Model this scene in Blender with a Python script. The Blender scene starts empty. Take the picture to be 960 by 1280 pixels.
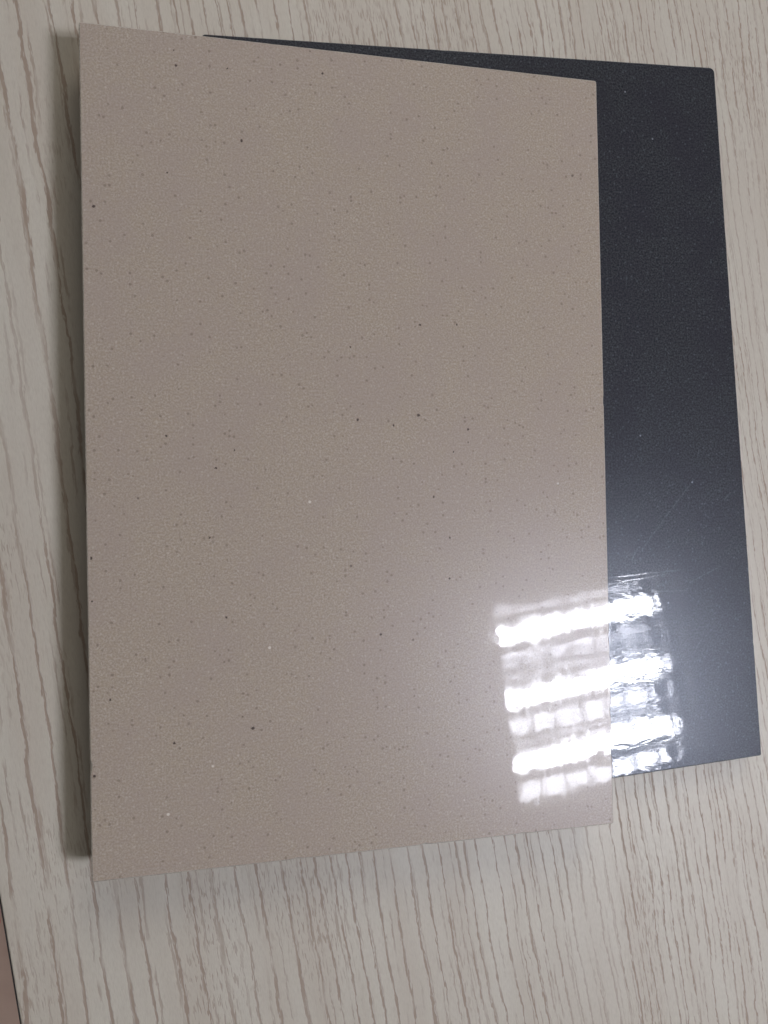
import bpy, bmesh, math, random
from mathutils import Vector
rnd = random.Random(7)
sc = bpy.context.scene
col = sc.collection

# ---------------------------------------------------------------- camera
cam_d = bpy.data.cameras.new('camera')
cam = bpy.data.objects.new('camera', cam_d)
col.objects.link(cam)
cam.location = (-0.08137, -0.02841, 0.35560)
cam.rotation_euler = (0.019344, -0.257720, -0.020580)
cam_d.sensor_fit = 'VERTICAL'
cam_d.sensor_height = 24.0
cam_d.lens = 24.0 * 1150 / 1280
cam_d.clip_start = 0.01
cam_d.clip_end = 50
sc.camera = cam

# ---------------------------------------------------------------- world, lamps, exposure
w = bpy.data.worlds.new('World')
sc.world = w
w.use_nodes = True
bg = w.node_tree.nodes['Background']
bg.inputs[0].default_value = (1.0, 0.98, 0.95, 1)
bg.inputs[1].default_value = 0.055
sc.view_settings.view_transform = 'Standard'
sc.view_settings.look = 'None'
sc.view_settings.exposure = 0.90
sc.view_settings.gamma = 1
sc.view_settings.use_curve_mapping = False
sc.cycles.caustics_reflective = False
sc.cycles.caustics_refractive = False
sc.cycles.use_denoising = True
sc.cycles.sample_clamp_indirect = 6

TUBE_STRENGTH = 120.0
def area(name, loc, target, size, power, color):
    ld = bpy.data.lights.new(name, 'AREA')
    ld.shape = 'SQUARE'
    ld.size = size
    ld.energy = power
    ld.color = color
    o = bpy.data.objects.new(name, ld)
    col.objects.link(o)
    o.location = loc
    o.rotation_euler = (Vector(target) - Vector(loc)).to_track_quat('-Z', 'Y').to_euler()
    return o
# added warm fill to brighten the top side, outside what the tiles mirror
area('fill_top', (0.5, 2.55, 2.1), (0.05, 0.1, 0), 1.4, 13, (1.0, 0.93, 0.80))

# ---------------------------------------------------------------- node helpers
def new_mat(name):
    m = bpy.data.materials.new(name)
    m.use_nodes = True
    nt = m.node_tree
    return m, nt, nt.nodes['Principled BSDF']
class N:
    def __init__(s, nt): s.nt = nt
    def node(s, t, **kw):
        n = s.nt.nodes.new(t)
        for k, v in kw.items(): setattr(n, k, v)
        return n
    def put(s, inp, v):
        if isinstance(v, bpy.types.NodeSocket): s.nt.links.new(v, inp)
        else: inp.default_value = v
    def math(s, op, a, b=None, c=None, clamp=False):
        n = s.node('ShaderNodeMath', operation=op, use_clamp=clamp)
        s.put(n.inputs[0], a)
        if b is not None: s.put(n.inputs[1], b)
        if c is not None: s.put(n.inputs[2], c)
        return n.outputs[0]
    def ramp(s, v, a, b, c=0.0, d=1.0, smooth=True):
        n = s.node('ShaderNodeMapRange', interpolation_type='SMOOTHSTEP' if smooth else 'LINEAR')
        s.put(n.inputs[0], v); s.put(n.inputs[1], a); s.put(n.inputs[2], b); s.put(n.inputs[3], c); s.put(n.inputs[4], d)
        return n.outputs[0]
    def mix(s, f, a, b, mode='MIX'):
        n = s.node('ShaderNodeMix', data_type='RGBA', blend_type=mode)
        s.put(n.inputs[0], f); s.put(n.inputs[6], a); s.put(n.inputs[7], b)
        return n.outputs[2]
    def noise(s, vec, scale, detail=2, rough=0.5, dist=0.0, dim='3D'):
        n = s.node('ShaderNodeTexNoise', noise_dimensions=dim)
        if dim == '1D': s.put(n.inputs['W'], vec)
        else: s.put(n.inputs['Vector'], vec)
        s.put(n.inputs['Scale'], scale); s.put(n.inputs['Detail'], detail)
        s.put(n.inputs['Roughness'], rough); s.put(n.inputs['Distortion'], dist)
        return n.outputs[0]
    def xyz(s, x=0.0, y=0.0, z=0.0):
        n = s.node('ShaderNodeCombineXYZ')
        s.put(n.inputs[0], x); s.put(n.inputs[1], y); s.put(n.inputs[2], z)
        return n.outputs[0]
    def sep(s, v):
        n = s.node('ShaderNodeSeparateXYZ'); s.put(n.inputs[0], v); return n.outputs
    def bump(s, h, dist, strength=1.0, normal=None):
        n = s.node('ShaderNodeBump')
        s.put(n.inputs['Strength'], strength); s.put(n.inputs['Distance'], dist); s.put(n.inputs['Height'], h)
        if normal is not None: s.put(n.inputs['Normal'], normal)
        return n.outputs[0]
    def obj(s): return s.node('ShaderNodeTexCoord').outputs['Object']
def rgb(r, g, b): return (r, g, b, 1.0)

# ---------------------------------------------------------------- materials
def desk_material():
    m, nt, bs = new_mat('pale_oak_laminate')
    n = N(nt)
    p = n.obj()
    X, Y, _ = n.sep(p)
    # growth-line coordinate: broad drift + gentle wander + ragged fibre edge
    drift = n.math('MULTIPLY', n.math('SUBTRACT', n.noise(n.xyz(n.math('MULTIPLY', X, 7.0), n.math('MULTIPLY', Y, 1.6), 3.1), 1.0, 1), 0.5), 0.045)
    wander = n.math('MULTIPLY', n.math('SUBTRACT', n.noise(n.xyz(n.math('MULTIPLY', X, 34.0), n.math('MULTIPLY', Y, 26.0), 8.0), 1.0, 3), 0.5), 0.0052)
    fibre = n.math('MULTIPLY', n.math('SUBTRACT', n.noise(n.xyz(n.math('MULTIPLY', X, 1500.0), n.math('MULTIPLY', Y, 190.0), 1.0), 1.0, 2, 0.6), 0.5), 0.0023)
    u = n.math('ADD', n.math('ADD', X, drift), n.math('ADD', wander, fibre))
    # spacing: wide rings on the left, tight rings towards the right
    ph = n.math('ADD', u, n.math('MULTIPLY', n.math('MULTIPLY', u, u), 1.3))
    def lines(scale, w_lo, w_hi, seed, dash_scale, lo, hi, rnd_=0.75):
        v = n.node('ShaderNodeTexVoronoi', voronoi_dimensions='1D', feature='DISTANCE_TO_EDGE')
        n.put(v.inputs['W'], n.math('ADD', ph, seed)); v.inputs['Scale'].default_value = scale
        v.inputs['Randomness'].default_value = rnd_
        wv = n.noise(n.xyz(n.math('MULTIPLY', X, 130.0), n.math('MULTIPLY', Y, 24.0), seed), 1.0, 2)
        wd = n.ramp(wv, 0.3, 0.72, w_lo * scale, w_hi * scale, False)
        core = n.ramp(n.math('DIVIDE', v.outputs['Distance'], wd), 0.45, 1.15, 1.0, 0.0)
        dash = n.ramp(n.noise(n.xyz(n.math('MULTIPLY', X, 170.0), n.math('MULTIPLY', Y, dash_scale), seed + 5), 1.0, 3, 0.6), lo, hi)
        return n.math('MULTIPLY', core, dash)
    l1 = lines(165.0, 0.00026, 0.00072, 0.0, 30.0, 0.30, 0.50)
    l2 = n.math('MULTIPLY', lines(250.0, 0.00022, 0.00050, 3.7, 38.0, 0.42, 0.60, 0.9), 0.7)
    # short pore ticks, dense in patches (cathedral figure)
    tk = n.noise(n.xyz(n.math('MULTIPLY', X, 1500.0), n.math('MULTIPLY', Y, 170.0), 4.0), 1.0, 2, 0.55)
    patch = n.ramp(n.noise(n.xyz(n.math('MULTIPLY', X, 26.0), n.math('MULTIPLY', Y, 9.0), 14.0), 1.0, 1), 0.54, 0.68)
    px = n.math('DIVIDE', n.math('SUBTRACT', X, -0.045), 0.011); py = n.math('DIVIDE', n.math('SUBTRACT', Y, -0.175), 0.030)
    pd = n.math('ADD', n.math('MULTIPLY', px, px), n.math('MULTIPLY', py, py))
    knot = n.ramp(n.math('ADD', pd, n.math('MULTIPLY', n.noise(n.xyz(n.math('MULTIPLY', X, 300.0), n.math('MULTIPLY', Y, 80.0), 0.0), 1.0, 2), 1.0)), 0.5, 1.9, 1.0, 0.0)
    patch = n.math('MAXIMUM', patch, knot)
    ticks = n.math('MULTIPLY', n.ramp(tk, 0.54, 0.62), n.math('MULTIPLY_ADD', patch, 0.65, 0.08))
    calm = n.ramp(n.noise(n.xyz(n.math('MULTIPLY', X, 22.0), n.math('MULTIPLY', Y, 5.0), 31.0), 1.0, 1), 0.32, 0.48, 0.6, 1.0)
    dark = n.math('MAXIMUM', n.math('MULTIPLY', n.math('MAXIMUM', l1, l2), calm), ticks)
    blot = n.noise(n.xyz(n.math('MULTIPLY', X, 60.0), n.math('MULTIPLY', Y, 9.0), 2.0), 1.0, 3)
    fine = n.noise(n.xyz(n.math('MULTIPLY', X, 2600.0), n.math('MULTIPLY', Y, 420.0), 2.0), 1.0, 2)
    base = n.mix(n.ramp(blot, 0.3, 0.7), rgb(0.555, 0.505, 0.438), rgb(0.605, 0.567, 0.50))
    base = n.mix(n.ramp(fine, 0.35, 0.72, 0.0, 0.26), base, rgb(0.43, 0.38, 0.33))
    c_ = n.mix(n.math('MULTIPLY', dark, 0.74), base, rgb(0.285, 0.195, 0.145))
    # a few tiny dirt specks
    dv = n.node('ShaderNodeTexVoronoi', feature='F1'); n.put(dv.inputs['Vector'], n.xyz(X, Y, 0.0)); dv.inputs['Scale'].default_value = 16.0
    speck = n.ramp(dv.outputs['Distance'], 0.008, 0.013, 0.7, 0.0)
    c_ = n.mix(speck, c_, rgb(0.12, 0.09, 0.07))
    n.put(bs.inputs['Base Color'], c_)
    n.put(bs.inputs['Roughness'], n.math('MULTIPLY_ADD', dark, 0.15, 0.40))
    bs.inputs['Specular IOR Level'].default_value = 0.5
    grain_h = n.math('MULTIPLY_ADD', dark, -1.0, n.math('MULTIPLY', fine, 0.35))
    n.put(bs.inputs['Normal'], n.bump(grain_h, 0.00006, 0.8))
    return m

SPECKS = [(-0.0023,0.0112,.55),(0.0116,0.0092,.5),(0.0215,0.0132,.6),(-0.0438,0.1129,.65),(-0.0723,0.0048,.5),(-0.0958,0.0852,.55),(-0.0984,-0.0380,.6),(-0.0132,0.1409,.5),(-0.0668,0.1381,.5),(-0.0675,0.1435,.35),(-0.0485,0.1389,.35),(-0.0705,0.0990,.35),(-0.0928,-0.0875,.5),(-0.0435,-0.1010,.6),(0.0331,-0.0338,.5),(0.0327,-0.0494,.45),(0.0050,-0.0695,.45),(0.0270,-0.0180,.5),(0.0354,-0.0008,.35),(0.0415,0.0079,.5),(0.0414,0.0029,.4),(0.0229,0.0479,.45),(0.0378,0.0485,.45),(-0.0046,0.0385,.4),(-0.0551,-0.0067,.4),(-0.0484,-0.0003,.4),(-0.0578,-0.0317,.4),(-0.0523,-0.0606,.4),(-0.0984,-0.0530,.45),(-0.0985,-0.1134,.5),(-0.0713,-0.1042,.5)]

SCRATCHES = [(0.0575, -0.0571, 0.0832, -0.0304),(0.08, -0.0718, 0.0953, -0.0662),(0.0463, -0.0669, 0.0758, -0.066),(0.0484, -0.0691, 0.0688, -0.0674),(0.08, -0.1014, 0.0835, -0.0967),(0.0535, -0.0601, 0.0566, -0.055),(0.0995, -0.0379, 0.1025, -0.0349),(0.0618, -0.0743, 0.0782, -0.075),]

def flecks(n, p, scale, thr, r):
    """isolated round flecks: cells whose random value passes thr, radius r (in cells)"""
    v = n.node('ShaderNodeTexVoronoi', feature='F1')
    n.put(v.inputs['Vector'], p); v.inputs['Scale'].default_value = scale
    keep = n.math('GREATER_THAN', n.sep(v.outputs['Color'])[0], thr)
    return n.math('MULTIPLY', keep, n.ramp(v.outputs['Distance'], r * 0.55, r, 1.0, 0.0)), v

def beige_material():
    m, nt, bs = new_mat('polished_beige_quartz')
    n = N(nt)
    p = n.obj()
    X, Y, Z = n.sep(p)
    g1 = n.noise(p, 1400.0, 3, 0.65)
    g2 = n.noise(p, 520.0, 2, 0.6)
    g3 = n.noise(p, 42.0, 3, 0.6)
    c = n.mix(n.ramp(g1, 0.32, 0.70), rgb(0.355, 0.292, 0.240), rgb(0.535, 0.460, 0.392))
    c = n.mix(n.ramp(g2, 0.40, 0.70, 0.0, 0.45), c, rgb(0.43, 0.35, 0.27))
    c = n.mix(n.ramp(g3, 0.36, 0.68, 0.0, 0.38), c, rgb(0.42, 0.345, 0.315))
    f, _ = flecks(n, p, 900.0, 0.93, 0.45)      # pale grains
    c = n.mix(n.math('MULTIPLY', f, 0.40), c, rgb(0.62, 0.57, 0.51))
    p2 = n.node('ShaderNodeVectorMath', operation='ADD'); n.put(p2.inputs[0], p); p2.inputs[1].default_value = (3.1, 1.7, 0.4); p2 = p2.outputs[0]
    f, _ = flecks(n, p2, 620.0, 0.92, 0.40)     # small brown grains
    c = n.mix(n.math('MULTIPLY', f, 0.50), c, rgb(0.17, 0.125, 0.10))
    f, _ = flecks(n, p2, 170.0, 0.955, 0.11)     # darker grains
    c = n.mix(n.math('MULTIPLY', f, 0.65), c, rgb(0.09, 0.06, 0.05))
    # the individually visible dark grains
    wob = n.math('MULTIPLY', n.math('SUBTRACT', n.noise(p, 2600.0, 1), 0.5), 0.0009)
    acc = None
    for i, (sx, sy, sr) in enumerate(SPECKS):
        a = 1.15 + 0.3 * math.sin(i * 2.3)
        dx = n.math('MULTIPLY', n.math('SUBTRACT', X, sx), a)
        dy = n.math('SUBTRACT', Y, sy)
        d = n.math('SQRT', n.math('ADD', n.math('MULTIPLY', dx, dx), n.math('MULTIPLY', dy, dy)))
        d = n.math('DIVIDE', n.math('ADD', d, wob), sr * 0.00115)
        acc = d if acc is None else n.math('MINIMUM', acc, d)
    c = n.mix(n.ramp(acc, 0.5, 1.1, 0.9, 0.0), c, rgb(0.055, 0.035, 0.03))
    # sparkle of mirror flecks, painted as near-white dots
    f, v = flecks(n, p2, 190.0, 0.975, 0.13)
    c = n.mix(n.math('MULTIPLY', f, 0.6), c, rgb(0.9, 0.88, 0.83))
    n.put(bs.inputs['Base Color'], c)
    bs.inputs['Roughness'].default_value = 0.30
    bs.inputs['Specular IOR Level'].default_value = 0.28
    bs.inputs['Specular Tint'].default_value = (0.86, 0.88, 1.0, 1)
    bs.inputs['Coat Weight'].default_value = 0.45
    bs.inputs['Coat IOR'].default_value = 1.55
    hz = n.ramp(n.noise(n.xyz(n.math('MULTIPLY', X, 700.0), n.math('MULTIPLY', Y, 30.0), 0.0), 1.0, 2), 0.35, 0.75, 0.022, 0.060)
    n.put(bs.inputs['Coat Roughness'], hz)
    wv = n.noise(p, 85.0, 2, 0.5)
    st = n.noise(n.xyz(n.math('MULTIPLY', X, 420.0), n.math('MULTIPLY', Y, 12.0), 5.0), 1.0, 1)
    mic = n.noise(p, 900.0, 1)
    h = n.math('ADD', n.math('MULTIPLY', wv, 1.0), n.math('ADD', n.math('MULTIPLY', st, 0.10), n.math('MULTIPLY', mic, 0.03)))
    n.put(bs.inputs['Coat Normal'], n.bump(h, 0.00003, 1.0))
    return m

def dark_material():
    m, nt, bs = new_mat('polished_charcoal_quartz')
    n = N(nt)
    p = n.obj()
    X, Y, Z = n.sep(p)
    g1 = n.noise(p, 1300.0, 3, 0.65)
    g2 = n.noise(p, 60.0, 3, 0.6)
    c = n.mix(n.ramp(g1, 0.32, 0.72), rgb(0.011, 0.012, 0.015), rgb(0.066, 0.069, 0.079))
    c = n.mix(n.ramp(g2, 0.35, 0.70, 0.0, 0.4), c, rgb(0.024, 0.022, 0.032))
    f, _ = flecks(n, p, 800.0, 0.88, 0.42)
    c = n.mix(n.math('MULTIPLY', f, 0.40), c, rgb(0.12, 0.125, 0.15))
    p2 = n.node('ShaderNodeVectorMath', operation='ADD'); n.put(p2.inputs[0], p); p2.inputs[1].default_value = (1.3, 2.2, 0.4); p2 = p2.outputs[0]
    f, _ = flecks(n, p2, 260.0, 0.975, 0.13)
    c = n.mix(n.math('MULTIPLY', f, 0.5), c, rgb(0.40, 0.42, 0.48))
    # individual hairline scratches and scuffs on the polish
    acc = None
    jw = n.math('MULTIPLY', n.math('SUBTRACT', n.noise(p, 220.0, 2), 0.5), 0.0011)
    for ax, ay, bx, by in SCRATCHES:
        L2 = (bx - ax) ** 2 + (by - ay) ** 2
        qx = n.math('SUBTRACT', X, ax); qy = n.math('SUBTRACT', Y, ay)
        t = n.math('MULTIPLY', n.math('MULTIPLY_ADD', qx, bx - ax, n.math('MULTIPLY', qy, by - ay)), 1 / L2, clamp=True)
        ex = n.math('MULTIPLY_ADD', t, -(bx - ax), qx); ey = n.math('MULTIPLY_ADD', t, -(by - ay), qy)
        ex = n.math('ADD', ex, jw)
        d = n.math('SQRT', n.math('ADD', n.math('MULTIPLY', ex, ex), n.math('MULTIPLY', ey, ey)))
        acc = d if acc is None else n.math('MINIMUM', acc, d)
    scratch = n.math('MULTIPLY', n.ramp(acc, 0.0001, 0.00045, 1.0, 0.0), n.ramp(n.noise(p, 900.0, 2), 0.35, 0.65, 0.2, 1.0))
    c = n.mix(n.math('MULTIPLY', scratch, 0.25), c, rgb(0.20, 0.21, 0.23))
    n.put(bs.inputs['Base Color'], c)
    bs.inputs['Roughness'].default_value = 0.30
    bs.inputs['Specular IOR Level'].default_value = 0.20
    bs.inputs['Specular Tint'].default_value = (0.80, 0.86, 1.0, 1)
    bs.inputs['Coat Weight'].default_value = 0.33
    bs.inputs['Coat IOR'].default_value = 1.55
    smear = n.noise(n.xyz(n.math('MULTIPLY', X, 38.0), n.math('MULTIPLY', Y, 95.0), 0.0), 1.0, 4, 0.65, 1.2)
    n.put(bs.inputs['Coat Roughness'], n.ramp(smear, 0.40, 0.74, 0.018, 0.06))
    # resin ripples, short curved scratches
    wv = n.noise(n.xyz(n.math('MULTIPLY', X, 60.0), n.math('MULTIPLY', Y, 130.0), 2.0), 1.0, 3, 0.55, 0.6)
    rip = n.noise(n.xyz(n.math('MULTIPLY', X, 130.0), n.math('MULTIPLY', Y, 420.0), 7.0), 1.0, 2, 0.5, 1.5)
    ripm = n.ramp(n.noise(p, 26.0, 2), 0.47, 0.60)
    mic = n.noise(p, 1000.0, 1)
    sv = n.node('ShaderNodeTexVoronoi', feature='DISTANCE_TO_EDGE')
    dw = n.noise(p, 60.0, 1)
    n.put(sv.inputs['Vector'], n.xyz(n.math('MULTIPLY_ADD', dw, 0.012, X), n.math('MULTIPLY_ADD', dw, 0.02, Y), 0.0)); sv.inputs['Scale'].default_value = 42.0
    scr = n.math('MULTIPLY', n.ramp(sv.outputs['Distance'], 0.004, 0.016, 1.0, 0.0), n.ramp(n.noise(p2, 70.0, 1), 0.60, 0.66))
    h = n.math('ADD', n.math('ADD', n.math('MULTIPLY', wv, 1.0), n.math('MULTIPLY', n.math('MULTIPLY', rip, ripm), 0.32)),
               n.math('ADD', n.math('MULTIPLY', mic, 0.05), n.math('MULTIPLY', n.math('MAXIMUM', scr, scratch), -0.30)))
    n.put(bs.inputs['Coat Normal'], n.bump(h, 0.000027, 1.0))
    return m

def plain(name, color, rough, metal=0.0, noise_amt=0.15, scale=60.0):
    m, nt, bs = new_mat(name)
    n = N(nt)
    k = n.noise(n.obj(), scale, 3)
    d = tuple(v * (1 - noise_amt) for v in color)
    n.put(bs.inputs['Base Color'], n.mix(k, rgb(*color), rgb(*d)))
    bs.inputs['Roughness'].default_value = rough
    bs.inputs['Metallic'].default_value = metal
    return m

def cut_material(name, a, b):
    m, nt, bs = new_mat(name)
    n = N(nt)
    p = n.obj()
    n.put(bs.inputs['Base Color'], n.mix(n.ramp(n.noise(p, 1300.0, 3, 0.7), 0.35, 0.68), rgb(*a), rgb(*b)))
    bs.inputs['Roughness'].default_value = 0.6
    n.put(bs.inputs['Normal'], n.bump(n.noise(p, 1500.0, 2), 0.00015))
    return m

def floor_material():
    m, nt, bs = new_mat('brown_floor')
    n = N(nt)
    p = n.obj()
    k = n.noise(p, 9.0, 4, 0.6)
    n.put(bs.inputs['Base Color'], n.mix(n.ramp(k, 0.3, 0.7), rgb(0.44, 0.30, 0.235), rgb(0.52, 0.37, 0.295)))
    bs.inputs['Roughness'].default_value = 0.45
    return m

M_desk = desk_material()
M_band = plain('dark_edge_banding', (0.045, 0.038, 0.036), 0.5)
M_board = plain('desk_panel', (0.42, 0.40, 0.37), 0.55)
M_beige = beige_material()
M_beige_cut = cut_material('cut_beige_quartz', (0.42, 0.37, 0.32), (0.60, 0.55, 0.49))
M_dark = dark_material()
M_dark_cut = cut_material('cut_charcoal_quartz', (0.02, 0.02, 0.024), (0.07, 0.07, 0.08))
M_floor = floor_material()

# ---------------------------------------------------------------- mesh helpers
def link(name, bm, mats, parent=None):
    me = bpy.data.meshes.new(name)
    bm.normal_update()
    bm.to_mesh(me); bm.free()
    for m in mats: me.materials.append(m)
    o = bpy.data.objects.new(name, me)
    col.objects.link(o)
    if parent is not None: o.parent = parent
    return o
def tag(o, label=None, cat=None, kind=None):
    if label: o['label'] = label
    if cat: o['category'] = cat
    if kind: o['kind'] = kind
    return o
def empty(name, loc, rz=0.0):
    o = bpy.data.objects.new(name, None)
    o.empty_display_size = 0.05
    o.location = loc
    o.rotation_euler = (0, 0, rz)
    col.objects.link(o)
    return o
def box_bm(x0, x1, y0, y1, z0, z1, bevel=0.0, seg=2):
    bm = bmesh.new()
    bmesh.ops.create_cube(bm, size=1)
    for v in bm.verts:
        v.co = Vector((x0 + (v.co.x + .5) * (x1 - x0), y0 + (v.co.y + .5) * (y1 - y0), z0 + (v.co.z + .5) * (z1 - z0)))
    if bevel:
        bmesh.ops.bevel(bm, geom=bm.edges[:], offset=bevel, segments=seg, affect='EDGES', profile=0.5)
    return bm

def slab_bm(W, H, T, corner, cham, jit, chips, step=0.0016, seed=1):
    """stone sample: outline with tiny irregularities and chips, polished arris, top at T, bottom at 0"""
    r_ = random.Random(seed)
    hw, hh = W / 2, H / 2
    cs = [(hw, hh, corner[1]), (-hw, hh, corner[0]), (-hw, -hh, corner[3]), (hw, -hh, corner[2])]  # TR TL BL BR, ccw
    pts = []
    start = {0: 0, 1: 90, 2: 180, 3: 270}
    arcs = []
    for i, (x, y, r) in enumerate(cs):
        cx_, cy_ = x - math.copysign(r, x), y - math.copysign(r, y)
        a0 = math.radians(start[i]); k = 7
        arcs.append([(cx_ + r * math.cos(a0 + j / (k - 1) * math.pi / 2), cy_ + r * math.sin(a0 + j / (k - 1) * math.pi / 2)) for j in range(k)])
    for i in range(4):
        pts += arcs[i]
        a, b = arcs[i][-1], arcs[(i + 1) % 4][0]
        L = math.dist(a, b); m = int(L / step)
        for j in range(1, m):
            pts.append((a[0] + (b[0] - a[0]) * j / m, a[1] + (b[1] - a[1]) * j / m))
    nP = len(pts)
    # smooth random walk noise for the edge
    off = [r_.gauss(0, 1) for _ in range(nP)]
    off = [(off[i - 1] + 2 * off[i] + off[(i + 1) % nP]) / 4 * jit for i in range(nP)]
    outl, inn = [], []
    for i, (x, y) in enumerate(pts):
        x0, y0 = pts[i - 1]; x1, y1 = pts[(i + 1) % nP]
        tx, ty = x1 - x0, y1 - y0; l = math.hypot(tx, ty)
        nx, ny = ty / l, -tx / l
        chip = 0.0
        for (cx_, cy_, cr, dep) in chips:
            d = math.hypot(x - cx_, y - cy_)
            if d < cr: chip = max(chip, dep * (1 - (d / cr) ** 2) * r_.uniform(0.7, 1.2))
        e = off[i]
        outl.append((x + nx * (e * .4), y + ny * (e * .4), nx, ny, chip))
        inn.append((x - nx * (cham + abs(e) + chip), y - ny * (cham + abs(e) + chip)))
    bm = bmesh.new()
    def ring(f): return [bm.verts.new(f(i)) for i in range(nP)]
    top = ring(lambda i: (inn[i][0], inn[i][1], T))
    up = ring(lambda i: (outl[i][0] - outl[i][2] * outl[i][4] * .35, outl[i][1] - outl[i][3] * outl[i][4] * .35, T - cham - outl[i][4] * .8))
    lo = ring(lambda i: (outl[i][0], outl[i][1], cham))
    bot = ring(lambda i: (inn[i][0], inn[i][1], 0))
    bm.faces.new(top); bm.faces.new(list(reversed(bot)))
    for a, b in ((up, top), (lo, up), (bot, lo)):
        for i in range(nP):
            f = bm.faces.new((a[i], a[(i + 1) % nP], b[(i + 1) % nP], b[i])); f.material_index = 1
    return bm

# ---------------------------------------------------------------- floor and desk
bm = bmesh.new()
vs = [bm.verts.new(v) for v in ((-6, -6, -0.745), (6, -6, -0.745), (6, 6, -0.745), (-6, 6, -0.745))]
bm.faces.new(vs)
tag(link('floor', bm, [M_floor]), kind='structure')

A = math.radians(8.0)
desk = tag(empty('desk', (0, 0, -0.745), A),
           'pale grey oak-look desk with streaky grain and dark edge line', 'desk')
DX0 = -0.1531
top = link('tabletop', box_bm(DX0, 1.05, -0.42, 0.48, 0.720, 0.745, 0.0006, 2), [M_desk], desk)
link('edge_banding', box_bm(DX0 - 0.0006, DX0 - 0.0001, -0.42, 0.48, 0.7195, 0.7443, 0.0003, 1), [M_band], desk)
for x in (-0.06, 0.98):
    link('side_panel', box_bm(x - 0.0125, x + 0.0125, -0.36, 0.42, 0.0, 0.7199, 0.0006, 1), [M_board], desk)
link('back_panel', box_bm(-0.047, 0.967, 0.33, 0.348, 0.25, 0.7199, 0.0005, 1), [M_board], desk)

# ---------------------------------------------------------------- tiles
DT = math.degrees(0.04992)
dark = slab_bm(0.21895, 0.29879, 0.010, (0.0012, 0.0022, 0.0008, 0.0006), 0.00035, 0.00006,
               [(-0.045, -0.1494, 0.0016, 0.0009), (-0.035, -0.1494, 0.0018, 0.0011), (-0.020, -0.1494, 0.001, 0.0006), (0.002, -0.1494, 0.0015, 0.0006),
                (0.1095, 0.05, 0.0018, 0.0002), (0.1095, -0.10, 0.0014, 0.0002)], seed=3)
od = link('stone_tile', dark, [M_dark, M_dark_cut])
od.location = (0.06010, 0.01227, 0.0)
od.rotation_euler = (0, 0, 0.04992)
tag(od, 'glossy charcoal stone tile lying underneath the beige tile', 'tile')
beige = slab_bm(0.19977, 0.30, 0.010, (0.0008, 0.0008, 0.0006, 0.0005), 0.00035, 0.00006,
                [(0.0999, -0.075, 0.0030, 0.0003), (0.0999, -0.105, 0.0026, 0.0006), (0.0999, -0.122, 0.002, 0.0005), (0.0999, 0.02, 0.002, 0.0004),
                 (-0.028, -0.15, 0.0018, 0.0006), (0.021, -0.15, 0.0016, 0.0006), (0.06, -0.15, 0.0014, 0.0005), (-0.0999, -0.11, 0.002, 0.0005)], seed=5)
ob = link('stone_tile', beige, [M_beige, M_beige_cut])
ob.location = (0, 0, 0.0101)
tag(ob, 'polished beige speckled stone tile resting on top of the charcoal one', 'tile')

# ---------------------------------------------------------------- scrap on the floor, past the desk edge
M_red = plain('pink_cloth', (0.62, 0.16, 0.17), 0.85, noise_amt=0.3, scale=40)
bm = bmesh.new()
bmesh.ops.create_icosphere(bm, subdivisions=4, radius=0.5)
for v in bm.verts:
    c = v.co.normalized()
    r = 1 + 0.16 * math.sin(5 * c.x + 3 * c.y) + 0.08 * math.sin(11 * c.y + 7 * c.z)
    v.co = Vector((c.x * 0.028 * r, c.y * 0.014 * r, max(c.z, -0.25) * 0.010 * r))
for f in bm.faces: f.smooth = True
cl = link('cloth', bm, [M_red])
cl.location = (-0.2655, -0.4498, -0.7425)
CLOTH = cl
tag(cl, 'small pinkish red cloth on the floor beyond the desk edge', 'cloth')

# ---------------------------------------------------------------- ceiling light mirrored in the tiles
S = 0.595
CL = (1.150, -0.482, 2.0)
SV = 0.555
light = tag(empty('ceiling_light', CL, A), 'square ceiling light with three tubes and a louvre grid', 'ceiling light')
M_white = plain('white_enamel', (0.75, 0.76, 0.78), 0.35, noise_amt=0.03)
M_mirror = plain('bright_aluminium', (0.36, 0.36, 0.37), 0.10, metal=1.0, noise_amt=0.03)
M_tube, nt, bs = new_mat('lit_tube')
n_ = N(nt)
bs.inputs['Base Color'].default_value = (0.9, 0.9, 0.9, 1)
bs.inputs['Emission Color'].default_value = (0.88, 0.90, 0.98, 1)
bs.inputs['Emission Strength'].default_value = TUBE_STRENGTH
h = S / 2
hv = SV / 2
bm = bmesh.new()
def add_box(bm, x0, x1, y0, y1, z0, z1):
    b = box_bm(x0, x1, y0, y1, z0, z1); me = bpy.data.meshes.new('t'); b.to_mesh(me); b.free(); bm.from_mesh(me); bpy.data.meshes.remove(me)
add_box(bm, -h, h, -hv, hv, 0.085, 0.100)
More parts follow.
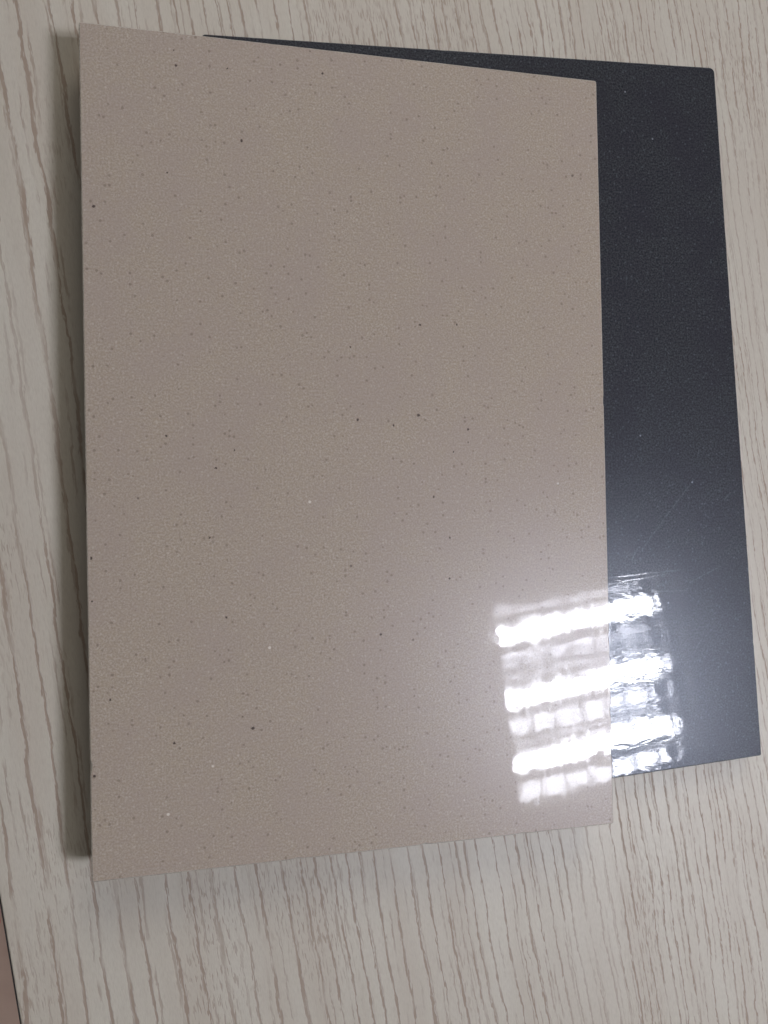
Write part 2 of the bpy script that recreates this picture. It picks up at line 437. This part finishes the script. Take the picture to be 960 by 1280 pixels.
for a, b, c_, d in ((-h, h, -hv, -hv + .008), (-h, h, hv - .008, hv), (-h, -h + .008, -hv + .008, hv - .008), (h - .008, h, -hv + .008, hv - .008)):
    add_box(bm, a, b, c_, d, -0.004, 0.0849)
link('housing', bm, [M_white], light)
cw = (SV - 0.016) / 3
for k in (-1, 0, 1):
    vc = k * cw
    # curved aluminium reflector wings and the white tray behind the tubes
    e = cw / 2 - 0.0060
    for sg in (-1, 1):
        prof = [(sg * (e - 0.035 * j / 10), 0.062 * (1 - (1 - j / 10) ** 1.85)) for j in range(11)] + [(sg * 0.031, 0.066)]
        bm = bmesh.new()
        A_ = [bm.verts.new((-h + .009, vc + v, z)) for v, z in prof]
        B_ = [bm.verts.new((h - .009, vc + v, z)) for v, z in prof]
        for i in range(len(prof) - 1):
            f = bm.faces.new((A_[i], A_[i + 1], B_[i + 1], B_[i])); f.smooth = True
        link('reflector', bm, [M_mirror], light)
    link('tray', box_bm(-h + .009, h - .009, vc - .031, vc + .031, 0.0665, 0.0685), [M_white], light)
    for s in (-1, 1):
        bm = bmesh.new()
        bmesh.ops.create_cone(bm, cap_ends=True, segments=20, radius1=0.0095, radius2=0.0095, depth=S - 0.095)
        for v in bm.verts: v.co = Vector((v.co.z - 0.032, vc + s * 0.0125 + v.co.x, 0.052 + v.co.y))
        for f in bm.faces: f.smooth = len(f.verts) == 4
        link('tube', bm, [M_tube], light)
    link('lamp_socket', box_bm(h - 0.079, h - 0.012, vc - .026, vc + .026, 0.036, 0.0664, 0.003), [M_white], light)
    for j in range(1, 8):
        x = -h + S * j / 8
        bm = bmesh.new()
        # blade spans the trough, notched under the tubes
        ys = [(-e + .001, 0), (-e * .88, .027), (-0.026, .027), (0.026, .027), (e * .88, .027), (e - .001, 0)]
        for sgn in (-1, 1):
            f = [bm.verts.new((x + sgn * 0.0005, vc + y, z)) for y, z in ys]
            bm.faces.new(f if sgn > 0 else list(reversed(f)))
        link('louvre_blade', bm, [M_mirror], light)
